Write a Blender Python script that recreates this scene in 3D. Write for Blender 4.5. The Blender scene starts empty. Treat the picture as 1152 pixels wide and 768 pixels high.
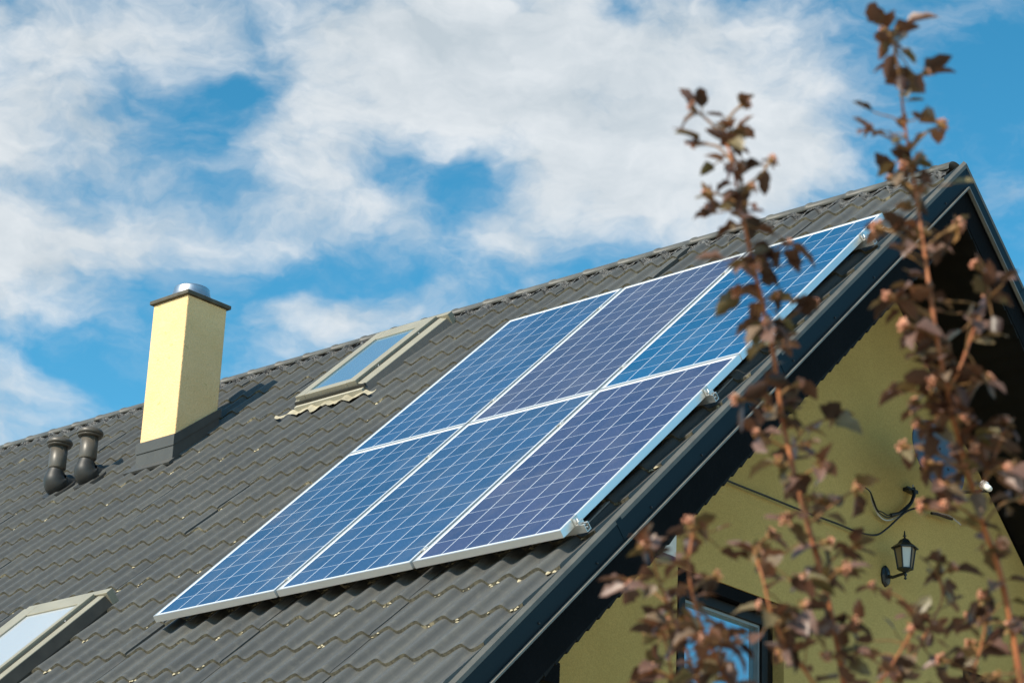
import bpy, math, random
from mathutils import Vector, Matrix
random.seed(7)
sc = bpy.context.scene
COL = sc.collection
R = math.radians

# ------------------------------------------------------------------ layout
ZO = 4.95                       # height of the lowest panel corner above the ground
TH = 0.7597224751522631         # roof pitch
cT, sT = math.cos(TH), math.sin(TH)
CAM_R = ((0.7457847413733707, 0.6648956486746816, 0.041459569560341865),
         (-0.20937862753740066, 0.29302182708362917, -0.9328980647332945),
         (-0.6324284227208712, 0.6870603941620024, 0.35774614590341147))
CAM = Vector((10.34312223476582, -8.363677878939809, -3.2956736111839824 + ZO))
FPX = 2698.068
YR = 3.687                      # ridge line y
XV, XW, XL = 3.10, 2.405, -10.0  # verge face, gable wall face, far end of the house
B_EAVE, B_TOP = -2.45, 4.88

def rp(a, b, o=0.0):
    "roof point: a along the ridge, b up the slope, o off the panel plane"
    return Vector((a, b*cT - o*sT, b*sT + o*cT + ZO))
def fp(a, b, o=0.0):
    "same on the far slope"
    p = rp(a, b, o); return Vector((p.x, 2*YR - p.y, p.z))
def ray(px, py):
    q = ((px-576)/FPX, (py-384)/FPX, 1)
    return Vector([sum(CAM_R[k][i]*q[k] for k in range(3)) for i in range(3)])
def at(px, py, d):
    return CAM + ray(px, py)*d

# ------------------------------------------------------------------ helpers
class MB:
    def __init__(s): s.v = []; s.f = []; s.mi = []; s.uv = {}; s.sm = []; s.tint = []
    def face(s, pts, mi=0, sm=False, uv=None, tint=None):
        n = len(s.v); s.v += [tuple(p) for p in pts]
        if uv: s.uv[len(s.f)] = uv
        s.f.append(tuple(range(n, n+len(pts)))); s.mi.append(mi); s.sm.append(sm)
        s.tint.append(tint if tint is not None else 0.5)
    def mesh(s, pts, faces, mi=0, sm=True, tint=0.5):
        n = len(s.v); s.v += [tuple(p) for p in pts]
        for f in faces:
            s.f.append(tuple(n+i for i in f)); s.mi.append(mi); s.sm.append(sm); s.tint.append(tint)
    def box8(s, P, mi=0):
        "P = 8 points, 4 lower then 4 upper, both counter-clockwise from above"
        s.mesh(P, [(3,2,1,0), (4,5,6,7), (0,1,5,4), (1,2,6,5), (2,3,7,6), (3,0,4,7)], mi, False)
    def box(s, x0, x1, y0, y1, z0, z1, mi=0):
        s.box8([Vector(p) for p in ((x0,y0,z0),(x1,y0,z0),(x1,y1,z0),(x0,y1,z0),(x0,y0,z1),(x1,y0,z1),(x1,y1,z1),(x0,y1,z1))], mi)
    def rbox(s, a0, a1, b0, b1, o0, o1, mi=0, fn=rp):
        P = [fn(*p) for p in ((a0,b0,o0),(a1,b0,o0),(a1,b1,o0),(a0,b1,o0),(a0,b0,o1),(a1,b0,o1),(a1,b1,o1),(a0,b1,o1))]
        if fn is fp:
            P = [P[3],P[2],P[1],P[0],P[7],P[6],P[5],P[4]]
        s.box8(P, mi)
    def tube(s, pts, rads, n=10, mi=0, cap=True, tint=0.5):
        pts = [Vector(p) for p in pts]
        if not isinstance(rads, (list, tuple)): rads = [rads]*len(pts)
        ref = None; rings = []
        for i, p in enumerate(pts):
            d = (pts[min(i+1, len(pts)-1)] - pts[max(i-1, 0)]).normalized()
            if ref is None:
                ref = d.orthogonal().normalized()
            ref = (ref - d*ref.dot(d)).normalized()
            e = d.cross(ref)
            rings.append([p + (ref*math.cos(t) + e*math.sin(t))*rads[i] for t in [2*math.pi*k/n for k in range(n)]])
        V = [q for r in rings for q in r]; F = []
        for i in range(len(pts)-1):
            for k in range(n):
                k2 = (k+1) % n
                F.append((i*n+k, i*n+k2, (i+1)*n+k2, (i+1)*n+k))
        s.mesh(V, F, mi, True, tint)
        if cap:
            s.mesh(rings[0], [tuple(reversed(range(n)))], mi, False, tint)
            s.mesh(rings[-1], [tuple(range(n))], mi, False, tint)
    def lathe(s, c, prof, n=24, mi=0, axis=Vector((0,0,1)), flat=False, rot=0.0):
        "prof = [(r, h)], revolved round axis through c"
        axis = axis.normalized(); u = axis.orthogonal().normalized(); w = axis.cross(u)
        V = []; F = []
        for r, h in prof:
            for k in range(n):
                t = 2*math.pi*k/n + rot
                V.append(Vector(c) + axis*h + (u*math.cos(t) + w*math.sin(t))*max(r, 1e-4))
        for i in range(len(prof)-1):
            for k in range(n):
                k2 = (k+1) % n
                F.append((i*n+k, i*n+k2, (i+1)*n+k2, (i+1)*n+k))
        F.append(tuple(reversed(range(n)))); F.append(tuple((len(prof)-1)*n+k for k in range(n)))
        s.mesh(V, F, mi, not flat)
    def build(s, name, mats, parent=None, bevel=0, origin=None):
        me = bpy.data.meshes.new(name)
        o0 = Vector(origin) if origin is not None else Vector((0,0,0))
        me.from_pydata([tuple(Vector(v)-o0) for v in s.v], [], s.f)
        if not isinstance(mats, (list, tuple)): mats = [mats]
        for m in mats: me.materials.append(m)
        me.polygons.foreach_set('material_index', s.mi)
        me.polygons.foreach_set('use_smooth', s.sm)
        if s.uv:
            ul = me.uv_layers.new(name='uv')
            for fi, uv in s.uv.items():
                for li, q in zip(me.polygons[fi].loop_indices, uv): ul.data[li].uv = q
        if any(t != 0.5 for t in s.tint):
            at_ = me.attributes.new('tint', 'FLOAT', 'FACE'); at_.data.foreach_set('value', s.tint)
        me.update()
        o = bpy.data.objects.new(name, me); COL.objects.link(o)
        if parent is not None:
            o.parent = parent
            pw = parent_world(parent)
            o.location = o0 - pw
        else:
            o.location = o0
        if bevel:
            b = o.modifiers.new('bevel', 'BEVEL'); b.width = bevel; b.segments = 2; b.limit_method = 'ANGLE'; b.harden_normals = False
        return o
def parent_world(o):
    p = Vector(o.location)
    while o.parent is not None:
        o = o.parent; p += Vector(o.location)
    return p
def tag(o, label=None, cat=None, group=None, kind=None):
    if label: o['label'] = label
    if cat: o['category'] = cat
    if group: o['group'] = group
    if kind: o['kind'] = kind
    return o
def thing(name, loc, label, cat, group=None):
    o = bpy.data.objects.new(name, None); COL.objects.link(o); o.location = loc
    o.empty_display_size = .1
    return tag(o, label, cat, group)

# ------------------------------------------------------------------ materials
class NT:
    def __init__(s, name):
        s.m = bpy.data.materials.new(name); s.m.use_nodes = True
        s.t = s.m.node_tree; s.n = s.t.nodes; s.l = s.t.links
        s.b = s.n['Principled BSDF']
    def node(s, typ, **kw):
        n = s.n.new(typ)
        for k, v in kw.items():
            if hasattr(n, k): setattr(n, k, v)
            else: n.inputs[k.replace('_', ' ')].default_value = v
        return n
    def coord(s, out='Object'): return s.node('ShaderNodeTexCoord').outputs[out]
    def noise(s, scale, detail=4, rough=.55, co=None, out='Fac'):
        n = s.node('ShaderNodeTexNoise'); n.inputs['Scale'].default_value = scale
        n.inputs['Detail'].default_value = detail; n.inputs['Roughness'].default_value = rough
        s.l.new(co if co is not None else s.coord(), n.inputs['Vector'])
        return n.outputs[out]
    def ramp(s, fac, stops):
        n = s.node('ShaderNodeValToRGB'); e = n.color_ramp.elements
        while len(e) < len(stops): e.new(.5)
        for i, (p, c) in enumerate(stops):
            e[i].position = p; e[i].color = (*c, 1) if len(c) == 3 else c
        s.l.new(fac, n.inputs['Fac']); return n.outputs['Color']
    def mix(s, fac, a, b, mode='MIX'):
        n = s.node('ShaderNodeMix', data_type='RGBA', blend_type=mode)
        for sock, val in ((n.inputs[0], fac), (n.inputs[6], a), (n.inputs[7], b)):
            if isinstance(val, (int, float)): sock.default_value = val
            elif isinstance(val, tuple): sock.default_value = (*val, 1)
            else: s.l.new(val, sock)
        return n.outputs[2]
    def math(s, op, a, b=0.0, c=0.0):
        n = s.node('ShaderNodeMath', operation=op)
        for sock, val in zip(n.inputs, (a, b, c)):
            if isinstance(val, (int, float)): sock.default_value = val
            else: s.l.new(val, sock)
        return n.outputs[0]
    def mr(s, v, a, b, c=0.0, d=1.0, smooth=True):
        n = s.node('ShaderNodeMapRange', interpolation_type='SMOOTHSTEP' if smooth else 'LINEAR')
        s.l.new(v, n.inputs['Value'])
        for k, q in (('From Min', a), ('From Max', b), ('To Min', c), ('To Max', d)): n.inputs[k].default_value = q
        return n.outputs[0]
    def set(s, **kw):
        for k, v in kw.items():
            sock = s.b.inputs[k.replace('_', ' ')]
            if isinstance(v, (int, float)): sock.default_value = v
            elif isinstance(v, tuple): sock.default_value = (*v, 1) if len(v) == 3 else v
            else: s.l.new(v, sock)
        return s
    def bump(s, h, strength=.3, dist=.01):
        n = s.node('ShaderNodeBump'); n.inputs['Strength'].default_value = strength; n.inputs['Distance'].default_value = dist
        s.l.new(h, n.inputs['Height']); s.l.new(n.outputs['Normal'], s.b.inputs['Normal'])
        return s

def mottled(name, c0, c1, scale=6, rough=.5, spec=.5, bump=0, bscale=60, metal=0.0, detail=5):
    t = NT(name)
    t.set(Base_Color=t.ramp(t.noise(scale, detail), [(.3, c0), (.7, c1)]), Roughness=rough, Metallic=metal)
    t.b.inputs['Specular IOR Level'].default_value = spec
    if bump: t.bump(t.noise(bscale, 3), bump, .004)
    return t.m

M = {}
# roof sheet: coated steel, faintly dusty, streaked along the slope
t = NT('roof_sheet')
co = t.coord()
n1 = t.noise(.9, 5, .6, co); n2 = t.noise(22, 4, .6, co)
base = t.ramp(n1, [(.3, (.066,.0675,.066)), (.7, (.090,.0905,.085))])
mp = t.node('ShaderNodeMapping'); mp.inputs['Scale'].default_value = (9, .55, .55); t.l.new(co, mp.inputs['Vector'])
streak = t.noise(1.0, 5, .65, mp.outputs[0])
base = t.mix(t.mr(streak, .48, .72, 0, .40), base, (.130,.128,.112))
base = t.mix(t.mr(streak, .30, .46, .30, 0), base, (.045,.046,.044))
dust = t.mr(n2, .5, .74, 0, .30)
base = t.mix(dust, base, (.130,.127,.108))
spk = t.noise(210, 2, .5, co)
base = t.mix(t.mr(spk, .70, .78, 0, .5), base, (.26,.25,.21))
t.set(Base_Color=base, Roughness=t.mr(n2, .3, .7, .36, .52))
t.b.inputs['Specular IOR Level'].default_value = .36
t.bump(t.noise(160, 2), .12, .002)
M['roof'] = t.m
# lower edges of the roof courses: brown grime with pale lichen
t = NT('roof_course_edge')
co = t.coord(); n2 = t.noise(7, 4, .65, co); n3 = t.noise(45, 3, .6, co)
base = t.mix(t.mr(n3, .35, .7), (.050,.045,.031), (.125,.110,.072))
base = t.mix(t.mr(n2, .62, .68, 0, .9), base, (.32,.27,.17))
t.set(Base_Color=base, Roughness=.85)
M['edge'] = t.m
t = NT('lichen'); t.set(Base_Color=t.ramp(t.noise(60), [(.3, (.30,.25,.15)), (.7, (.52,.46,.32))]), Roughness=.95).bump(t.noise(200, 3), .6, .004)
M['lichen'] = t.m
M['ridge'] = mottled('ridge_cap_steel', (.075,.074,.068), (.12,.117,.104), 9, .5, .4, .15, 90)
t = NT('crumpled_lead_strip')
t.set(Base_Color=t.ramp(t.noise(30), [(.35, (.035,.034,.032)), (.7, (.20,.195,.185))]), Roughness=.4, Metallic=.5).bump(t.noise(55, 4, .7), .9, .02)
M['strip'] = t.m
M['flash'] = mottled('flashing_shade_tone', (.0035,.0095,.0145), (.0055,.013,.019), 3, .40, .14, .05, 60)  # tall face of the grey flashing, shade and sky blue put into its colour
M['flash_top'] = mottled('flashing_sun_tone', (.095,.094,.086), (.135,.132,.118), 8, .5, .4)  # top return of the same grey metal, in its sunlit tone
M['lip'] = mottled('flashing_lit_lip', (.13,.125,.11), (.20,.19,.165), 8, .45, .5)  # lower edge of the same metal, painted paler where it catches light
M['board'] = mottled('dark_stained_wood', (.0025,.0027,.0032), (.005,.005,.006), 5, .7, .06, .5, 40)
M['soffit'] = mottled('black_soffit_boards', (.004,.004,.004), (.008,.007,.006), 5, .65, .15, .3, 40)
# plaster
t = NT('ochre_plaster')
co = t.coord(); n1 = t.noise(1.1, 5, .6, co); n2 = t.noise(120, 3, .6, co)
base = t.ramp(n1, [(.3, (.48,.350,.118)), (.7, (.61,.445,.160))])
base = t.mix(t.mr(n2, .35, .65, 0, .45), base, (.36,.255,.085))
t.set(Base_Color=base, Roughness=.92); t.b.inputs['Specular IOR Level'].default_value = .15
t.bump(n2, .6, .006); M['wall'] = t.m
t = NT('chimney_plaster')
co = t.coord(); n1 = t.noise(3, 4, .6, co); n2 = t.noise(70, 3, .6, co)
base = t.ramp(n1, [(.3, (.85,.570,.275)), (.7, (.90,.630,.335))])
st = t.noise(14, 2, .5, co)
base = t.mix(t.mr(st, .66, .74, 0, .5), base, (.50,.35,.14))
base = t.mix(t.mr(n2, .35, .65, 0, .22), base, (.62,.42,.17))
t.set(Base_Color=base, Roughness=.9); t.b.inputs['Specular IOR Level'].default_value = .15
t.bump(n2, .9, .008); M['chim'] = t.m
M['chimcap'] = mottled('chimney_slab', (.07,.065,.05), (.12,.11,.085), 14, .8, .3, .4, 60)
M['chimflash'] = mottled('chimney_flashing', (.055,.054,.050), (.075,.073,.066), 6, .5, .4, .1, 60)
M['zinc'] = mottled('galvanised_steel', (.50,.52,.55), (.66,.68,.70), 12, .38, .5, .05, 40, 1.0)
M['alu'] = mottled('anodised_aluminium', (.86,.86,.84), (.91,.91,.89), 3, .38, .5, .02, 90, .80)
M['rail'] = mottled('mill_aluminium', (.62,.61,.58), (.74,.73,.70), 18, .38, .5, .05, 90, .7)
M['skyframe'] = mottled('bronze_beige_aluminium', (.33,.30,.225), (.40,.365,.28), 5, .42, .5, .03, 60, .25)
M['platebeige'] = mottled('pale_beige_sheet', (.40,.37,.29), (.46,.43,.34), 8, .5, .4)
M['skydark'] = mottled('dark_window_seal', (.028,.027,.022), (.045,.043,.036), 8, .5, .4)
M['apron'] = mottled('pleated_lead_apron', (.27,.24,.17), (.44,.39,.28), 9, .7, .3, .5, 40)
M['vent'] = mottled('brown_vent_plastic', (.070,.061,.049), (.105,.092,.074), 7, .42, .5, .05, 60)
M['rubber'] = mottled('black_rubber_elbow', (.022,.022,.021), (.034,.034,.032), 7, .5, .4, .1, 40)
M['iron'] = mottled('black_painted_iron', (.008,.010,.012), (.016,.019,.021), 20, .38, .5, .15, 120)
M['cable'] = mottled('black_cable', (.008,.008,.008), (.016,.016,.016), 20, .5, .4)
M['cablegrey'] = mottled('grey_cable', (.42,.42,.40), (.55,.55,.52), 20, .5, .4)
M['dish'] = mottled('sky_tinted_dish', (.045,.080,.125), (.06,.10,.15), 4, .42, .5, .03, 60)  # grey dish; the blue of the sky fill is put into its colour
M['white'] = mottled('white_plastic', (.72,.71,.68), (.82,.81,.78), 10, .4, .5)
M['purple'] = mottled('plum_paint', (.085,.018,.05), (.12,.028,.07), 10, .5, .4)
M['winframe'] = mottled('dark_brown_window_frame', (.007,.006,.006), (.013,.011,.010), 8, .4, .12)
M['winseal'] = mottled('grey_glazing_bead', (.16,.20,.22), (.22,.26,.28), 8, .4, .5)
def glassy(name, c, rough=.03, spec=.9, coat=0):
    t = NT(name); t.set(Base_Color=c, Roughness=rough); t.b.inputs['Specular IOR Level'].default_value = spec; t.b.inputs['Metallic'].default_value = coat
    n = t.noise(1.6, 2); t.bump(n, .006, .01)
    return t.m
M['winglass'] = glassy('sun_control_glass', (.24,.42,.52), .03, 1.0, .62)
M['roofglass'] = glassy('rooflight_glass', (.26,.44,.60), .04, 1.0, .6)
M['paleglass'] = glassy('rooflight_glass_pale', (.40,.43,.46), .05, .8)  # pale base colour for the lower roof window's pane
t = NT('frosted_lamp_glass'); t.set(Base_Color=(.55,.60,.60), Roughness=.25); M['lampglass'] = t.m
t = NT('amber_lamp_glass'); t.set(Base_Color=(.26,.20,.12), Roughness=.2); M['lampglass2'] = t.m
# unseen ground, made pale and warm to bounce light onto the shaded walls
t = NT('bounce_ground'); co = t.coord()
t.set(Base_Color=t.mix(t.noise(.5, 6, .6, co), (.35,.295,.20), (.45,.385,.28)), Roughness=.95).bump(t.noise(40, 4, .7, co), .8, .03)
M['yard'] = t.m

def cell_mat(name, c0, c1):
    "6 x 12 polycrystalline cells on a white backsheet, uv in cells"
    t = NT(name)
    uv = t.node('ShaderNodeUVMap', uv_map='uv').outputs[0]
    sep = t.node('ShaderNodeSeparateXYZ'); t.l.new(uv, sep.inputs[0])
    u, v = sep.outputs[0], sep.outputs[1]
    fu = t.math('FRACT', u); fv = t.math('FRACT', v)
    du = t.math('ABSOLUTE', t.math('SUBTRACT', fu, .5)); dv = t.math('ABSOLUTE', t.math('SUBTRACT', fv, .5))
    gu = t.math('GREATER_THAN', du, .5-.016); gv = t.math('MULTIPLY', t.math('GREATER_THAN', dv, .5-.011), .75)
    out = t.math('MAXIMUM', t.math('MAXIMUM', t.math('LESS_THAN', u, 0.0), t.math('GREATER_THAN', u, 6.0)),
                 t.math('MAXIMUM', t.math('LESS_THAN', v, 0.0), t.math('GREATER_THAN', v, 12.0)))
    wn = t.node('ShaderNodeTexWhiteNoise', noise_dimensions='2D')
    fl = t.node('ShaderNodeVectorMath', operation='FLOOR'); t.l.new(uv, fl.inputs[0]); t.l.new(fl.outputs[0], wn.inputs['Vector'])
    vor = t.node('ShaderNodeTexVoronoi'); vor.inputs['Scale'].default_value = 14; t.l.new(uv, vor.inputs['Vector'])
    sepc = t.node('ShaderNodeSeparateColor'); t.l.new(vor.outputs['Color'], sepc.inputs[0])
    k = t.math('ADD', t.math('MULTIPLY', wn.outputs['Value'], .65), t.math('MULTIPLY', sepc.outputs[0], .45))
    cell = t.mix(k, c0, c1)
    lines = t.math('MAXIMUM', gu, gv)
    col = t.mix(t.math('MULTIPLY', lines, .9), cell, (.62,.66,.72))
    col = t.mix(out, col, (.72,.74,.76))
    dirt = t.noise(3.0, 5, .6)
    col = t.mix(t.mr(dirt, .42, .8, 0, .10), col, (.30,.28,.24))
    t.set(Base_Color=col, Roughness=t.mr(dirt, .3, .7, .10, .20))
    t.b.inputs['Specular IOR Level'].default_value = .40
    return t.m

# ------------------------------------------------------------------ ground
mb = MB(); S = 900
mb.face([(-S,-S,0),(S,-S,0),(S,S,0),(-S,S,0)])
tag(mb.build('ground', M['yard']), 'pale unseen ground around the ochre house, bouncing warm light', 'ground', kind='structure')

# ------------------------------------------------------------------ house
house = thing('house', (0, YR, 0), 'ochre rendered gabled house under a dark grey wavy steel roof', 'house')

# walls: the eave wall tops sit under the roof planes
def roof_z_under(y, o=-.47):
    b = ((y if y < YR else 2*YR-y) + o*sT)/cT
    return b*sT + o*cT + ZO
y_front = rp(0, B_EAVE+.75, -.45).y; y_back = 2*YR - y_front
WT = .30
def gable(x0, x1, holes=()):
    mb = MB()
    prof = [(y_front, 0), (y_back, 0), (y_back, roof_z_under(y_back)), (YR, roof_z_under(YR)), (y_front, roof_z_under(y_front))]
    if not holes:
        mb.face([(x1, y, z) for y, z in prof]); mb.face([(x0, y, z) for y, z in reversed(prof)])
    else:
        # cut the face into columns between hole edges
        ys = sorted({y_front, y_back, YR} | {h[0] for h in holes} | {h[1] for h in holes})
        for ya, yb in zip(ys, ys[1:]):
            top = lambda y: roof_z_under(y)
            segs = [(0, None)]
            zs = [0]
            hh = [h for h in holes if h[0] <= ya+1e-6 and h[1] >= yb-1e-6]
            z = 0
            for h in sorted(hh, key=lambda q: q[2]):
                mb.face([(x1, ya, z), (x1, yb, z), (x1, yb, h[2]), (x1, ya, h[2])]); z = h[3]
            mb.face([(x1, ya, z), (x1, yb, z), (x1, yb, top(yb)), (x1, ya, top(ya))])
        for y0, y1, z0, z1 in holes:
            d = x1 - .15
            mb.face([(x1,y0,z0),(d,y0,z0),(d,y0,z1),(x1,y0,z1)]); mb.face([(d,y1,z0),(x1,y1,z0),(x1,y1,z1),(d,y1,z1)])
            mb.face([(x1,y0,z1),(d,y0,z1),(d,y1,z1),(x1,y1,z1)]); mb.face([(d,y0,z0),(x1,y0,z0),(x1,y1,z0),(d,y1,z0)])
        mb.face([(x0, y, z) for y, z in reversed(prof)])
    return mb
W1 = (1.69, 2.685, ZO-1.05, ZO+.318)      # window low in the gable
W2 = (4.622, 5.65, ZO-1.05, ZO+.342)     # second one further back
gable(XW-WT, XW, (W1, W2)).build('wall', M['wall'], house)
gable(XL+.7, XL+.7+WT).build('wall', M['wall'], house)
for y0, y1 in ((y_front, y_front+WT), (y_back-WT, y_back)):
    mb = MB(); mb.box(XL+.7+WT+.002, XW-WT-.002, y0, y1, 0, min(roof_z_under(y0), roof_z_under(y1)))
    mb.build('wall', M['wall'], house)

def wall_window(y0, y1, z0, z1):
    w = MB()
    x0, x1 = XW-.15, XW-.075
    F = .075
    def ring(mb, ya, yb, za, zb, wd, xa, xb):
        mb.box(xa, xb, ya, ya+wd, za, zb); mb.box(xa, xb, yb-wd, yb, za, zb)
        mb.box(xa, xb, ya+wd, yb-wd, zb-wd, zb); mb.box(xa, xb, ya+wd, yb-wd, za, za+wd)
    ring(w, y0+.002, y1-.002, z0+.002, z1-.002, F, x0, x1)
    ring(w, y0+F+.004, y1-F-.004, z0+F+.004, z1-F-.004, .062, x0+.02, x1+.022)
    o = w.build('window', M['winframe'], house, bevel=.004)
    bb = MB(); bb.box(x1+.024, XW-.006, y0+.003, y1-.003, z1-.075, z1-.003); bb.build('blind_box', M['board'], o)
    g = MB(); k = F+.066
    ring(g, y0+k, y1-k, z0+k, z1-k, .016, x0+.03, x1+.006)
    g.build('glazing_bead', M['winseal'], o)
    p = MB(); p.box(x0+.03, x0+.05, y0+k+.016, y1-k-.016, z0+k+.016, z1-k-.016)
    p.build('pane', M['winglass'], o)
    s = MB(); s.box(XW-.148, XW+.045, y0-.04, y1+.04, z0-.035, z0-.002); s.build('sill', M['winframe'], o)
wall_window(*W1); wall_window(*W2)

# --- the wavy steel sheets
P_W, P_B = .1835, .3462
A0 = 2.214; B0 = -.879; SEAM0 = 2.07
def wave(a):
    u = ((a - A0)/P_W) % 1.0
    k = .22
    if u < k: h = .5+.5*math.cos(math.pi*u/k)
    else:
        q = (u-k)/(1-k); h = .55*(.5-.5*math.cos(math.pi*q)) + .45*q**1.5*(1.25-.25*q**4)
    return (min(h, 1)-.5)*.034
O_MID = -.118
def sheet_side(fn, aL, aR, detail=True):
    mb = MB()
    seams = [SEAM0 - 1.101*k for k in range(-1, 12)]
    N = 18 if detail else 9
    acc = []
    i0 = math.floor((aL-A0)/P_W*N); i1 = math.ceil((aR-A0)/P_W*N)
    xs = sorted({min(max(A0+i*P_W/N, aL), aR) for i in range(i0, i1+1)})
    cols = []                           # (a, seam or None)
    for i, a in enumerate(xs):
        cols.append((a, None))
        for s_ in seams:
            if a < s_ and (i+1 < len(xs) and xs[i+1] >= s_): cols += [(s_-.0003, s_), (s_+.0003, 0)]
    k0 = math.floor((B_EAVE-B0)/P_B)
    rnd = random.Random(3)
    b = None; k = k0
    while True:
        bl = max(B0 + k*P_B, B_EAVE); bh = min(B0 + (k+1)*P_B, B_TOP)
        if bl >= B_TOP: break
        lift = {}
        for j, s_ in enumerate(seams):
            r = rnd.choice([.002, .003, .004, .006, .009, .013])
            lift[s_] = (r*rnd.uniform(.6, 1), r*rnd.uniform(.6, 1.2))
        if fn is rp and k >= math.floor((4.2-B0)/P_B)-0:    # one sheet edge springs up under the ridge
            for s_ in seams:
                if abs(s_-.969) < .02: lift[s_] = (.020, .028)
        ph = rnd.uniform(0, 6)
        def extra(a, seam, e):
            m = 0
            for s_ in seams:
                d = s_ - a
                if seam: d = 0 if seam == s_ else -1
                if 0 <= d < .05 and (seam == s_ or d > .0004): m = lift[s_][e]*(1-d/.05)**1.4
            return m
        rows = []
        for (bb, lip, e) in ((bl-.009, -.001, 0), (bl-.005, .0175, 0), (bl+.014, .0195, 0), ((bl+bh)/2, .009, 1), (bh+.012, .0, 1)):
            row = []
            for a, sm in cols:
                o_ = O_MID + wave(a) + lip + (extra(a, sm, e) if lip > 0 or e == 1 else 0)
                row.append((a, bb + .0022*math.sin(a*5.1+ph), o_))
            rows.append(row)
        # the side edge of the sheet, folded down behind the verge trim
        e1 = [fn(*rows[ri][-1]) for ri in range(1, 5)]; e0 = [fn(rows[ri][-1][0]+.001, rows[ri][-1][1], -.165) for ri in range(1, 5)]
        for i in range(3):
            q = [e0[i], e0[i+1], e1[i+1], e1[i]]
            mb.face(q if fn is rp else q[::-1], 0)
        for ri in range(4):
            if ri == 0:
                V = [fn(*q) for q in rows[0]] + [fn(*q) for q in rows[1]]
            else:
                V = [fn(*q) for q in rows[ri]] + [fn(*q) for q in rows[ri+1]]
            n = len(cols); F = []
            for i in range(n-1):
                f = (i, i+1, n+i+1, n+i)
                if cols[i][1] is not None and cols[i+1][1] is not None:      # the raw sheet edge at a seam
                    mb.face([V[q] for q in (f if fn is rp else reversed(f))], 0); continue
                F.append(f if fn is rp else tuple(reversed(f)))
            mb.mesh(V, F, 1 if ri == 0 else 0, True)
        k += 1
    return mb
near = sheet_side(rp, XL+.02, XV-.0185); near.build('roof_sheet', [M['roof'], M['edge']], house)
sheet_side(fp, XL+.02, XV-.0185, False).build('roof_sheet', [M['roof'], M['edge']], house)

# dried dirt and lichen in the troughs, where the course edges drain
rnd = random.Random(11)
mb = MB()
def lump(mb, c, r, squash=.5):
    n = 7; V = []; F = []
    ax = (rp(0,0,1)-rp(0,0,0)); ua = Vector((1,0,0)); ub = (rp(0,1,0)-rp(0,0,0))
    V.append(c + ax*r*squash)
    for ring, (rr, hh) in enumerate(((.6, .42), (1, 0))):
        for j in range(n):
            t_ = 2*math.pi*j/n; q = rr*r*rnd.uniform(.7, 1.25)
            V.append(c + ua*math.cos(t_)*q*1.25 + ub*math.sin(t_)*q + ax*hh*r*squash)
    for j in range(n):
        F.append((0, 1+j, 1+(j+1) % n)); F.append((1+j, 1+n+j, 1+n+(j+1) % n, 1+(j+1) % n))
    mb.mesh(V, F, 0, True)
k = math.floor((B_EAVE-B0)/P_B)
while B0 + k*P_B < 3.3:
    bl = B0 + k*P_B; w = 0
    dens = 1.15 if bl < .2 else (.7 if bl < 1.5 else .3)
    a = A0 + (math.floor((-6-A0)/P_W))*P_W
    while a < XV-.1:
        at_ = a + .36*P_W
        if rnd.random() < .5*dens + .25*math.sin(a*1.7+k*2.1)*dens:
            big = rnd.random()**2
            for q in range(rnd.randint(1, 3)):
                aa = at_ + rnd.uniform(-.030, .035); 
                lump(mb, rp(aa, bl - .006, O_MID + wave(aa) + rnd.uniform(.002, .013)), .005 + .006*rnd.random() + .005*big, .55)
        if rnd.random() < .12*dens:
            aa = at_ + rnd.uniform(-.02, .03); bb = bl - rnd.uniform(.02, .05)
            lump(mb, rp(aa, bb, O_MID + wave(aa) + .0155*(1-(bl-bb)/P_B)*0 + .001), .006, .4)
        a += P_W
    k += 1
lo = mb.build('lichen', M['lichen'], house); lo['kind'] = 'stuff'

# --- ridge caps over a crumpled strip
def ridge():
    mb = MB(); prof = []
    z_top = 3.349 + ZO
    n = 12; a = XL; L = .322; V = []; F = []
    xs = []
    while a < XV-.1:
        xs += [(a, .0045), (a+.012, .008), (a+.03, .008), (a+.036, .0025), (a+L*.6, .0015), (a+L-.002, .0)]
        a += L
    m = 15
    for a, rr in xs:
        a = min(a, XV-.07)
        for j in range(m):
            t_ = (j/(m-1)-.5)
            ang = t_*math.pi*.98
            w = .098 + rr; h = .066 + rr
            y = YR + math.sin(ang)*w; z = z_top - .066 + math.cos(ang)*h
            if j in (0, m-1): z -= .010; 
            V.append((a, y, z))
    for i in range(len(xs)-1):
        for j in range(m-1): F.append((i*m+j, (i+1)*m+j, (i+1)*m+j+1, i*m+j+1))
    mb.mesh(V, F, 0, True)
    # thin downward returns on both long edges
    o = mb.build('ridge_cap', M['ridge'], house)
    s = o.modifiers.new('thickness', 'SOLIDIFY'); s.thickness = .012; s.offset = -1
    return o
ridge()
rnd = random.Random(5)
for fn in (rp, fp):
    mb = MB(); V = []; F = []; cols = []
    a = XL+.05; m = 7
    while a < XV-.05:
        # the strip was pressed into the troughs by hand: folded and torn at its lower edge
        low = 4.775 + .03*math.sin(2*math.pi*(a-A0)/P_W + 2.2) + rnd.uniform(-.012, .012)
        for j in range(m):
            f = j/(m-1)
            b_ = low + (4.885-low)*f
            o_ = O_MID + wave(a)*(1-f*.4) + .012 + f*.004 + rnd.uniform(-.008, .012)*(1 if j < 5 else .3)
            V.append(fn(a, b_, o_))
        cols.append(a); a += .022
    n = len(cols)
    for i in range(n-1):
        for j in range(m-1):
            f = (i*m+j, (i+1)*m+j, (i+1)*m+j+1, i*m+j+1)
            F.append(f if fn is rp else tuple(reversed(f)))
    mb.mesh(V, F, 0, False)
    mb.build('ridge_strip', M['strip'], house)

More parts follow.
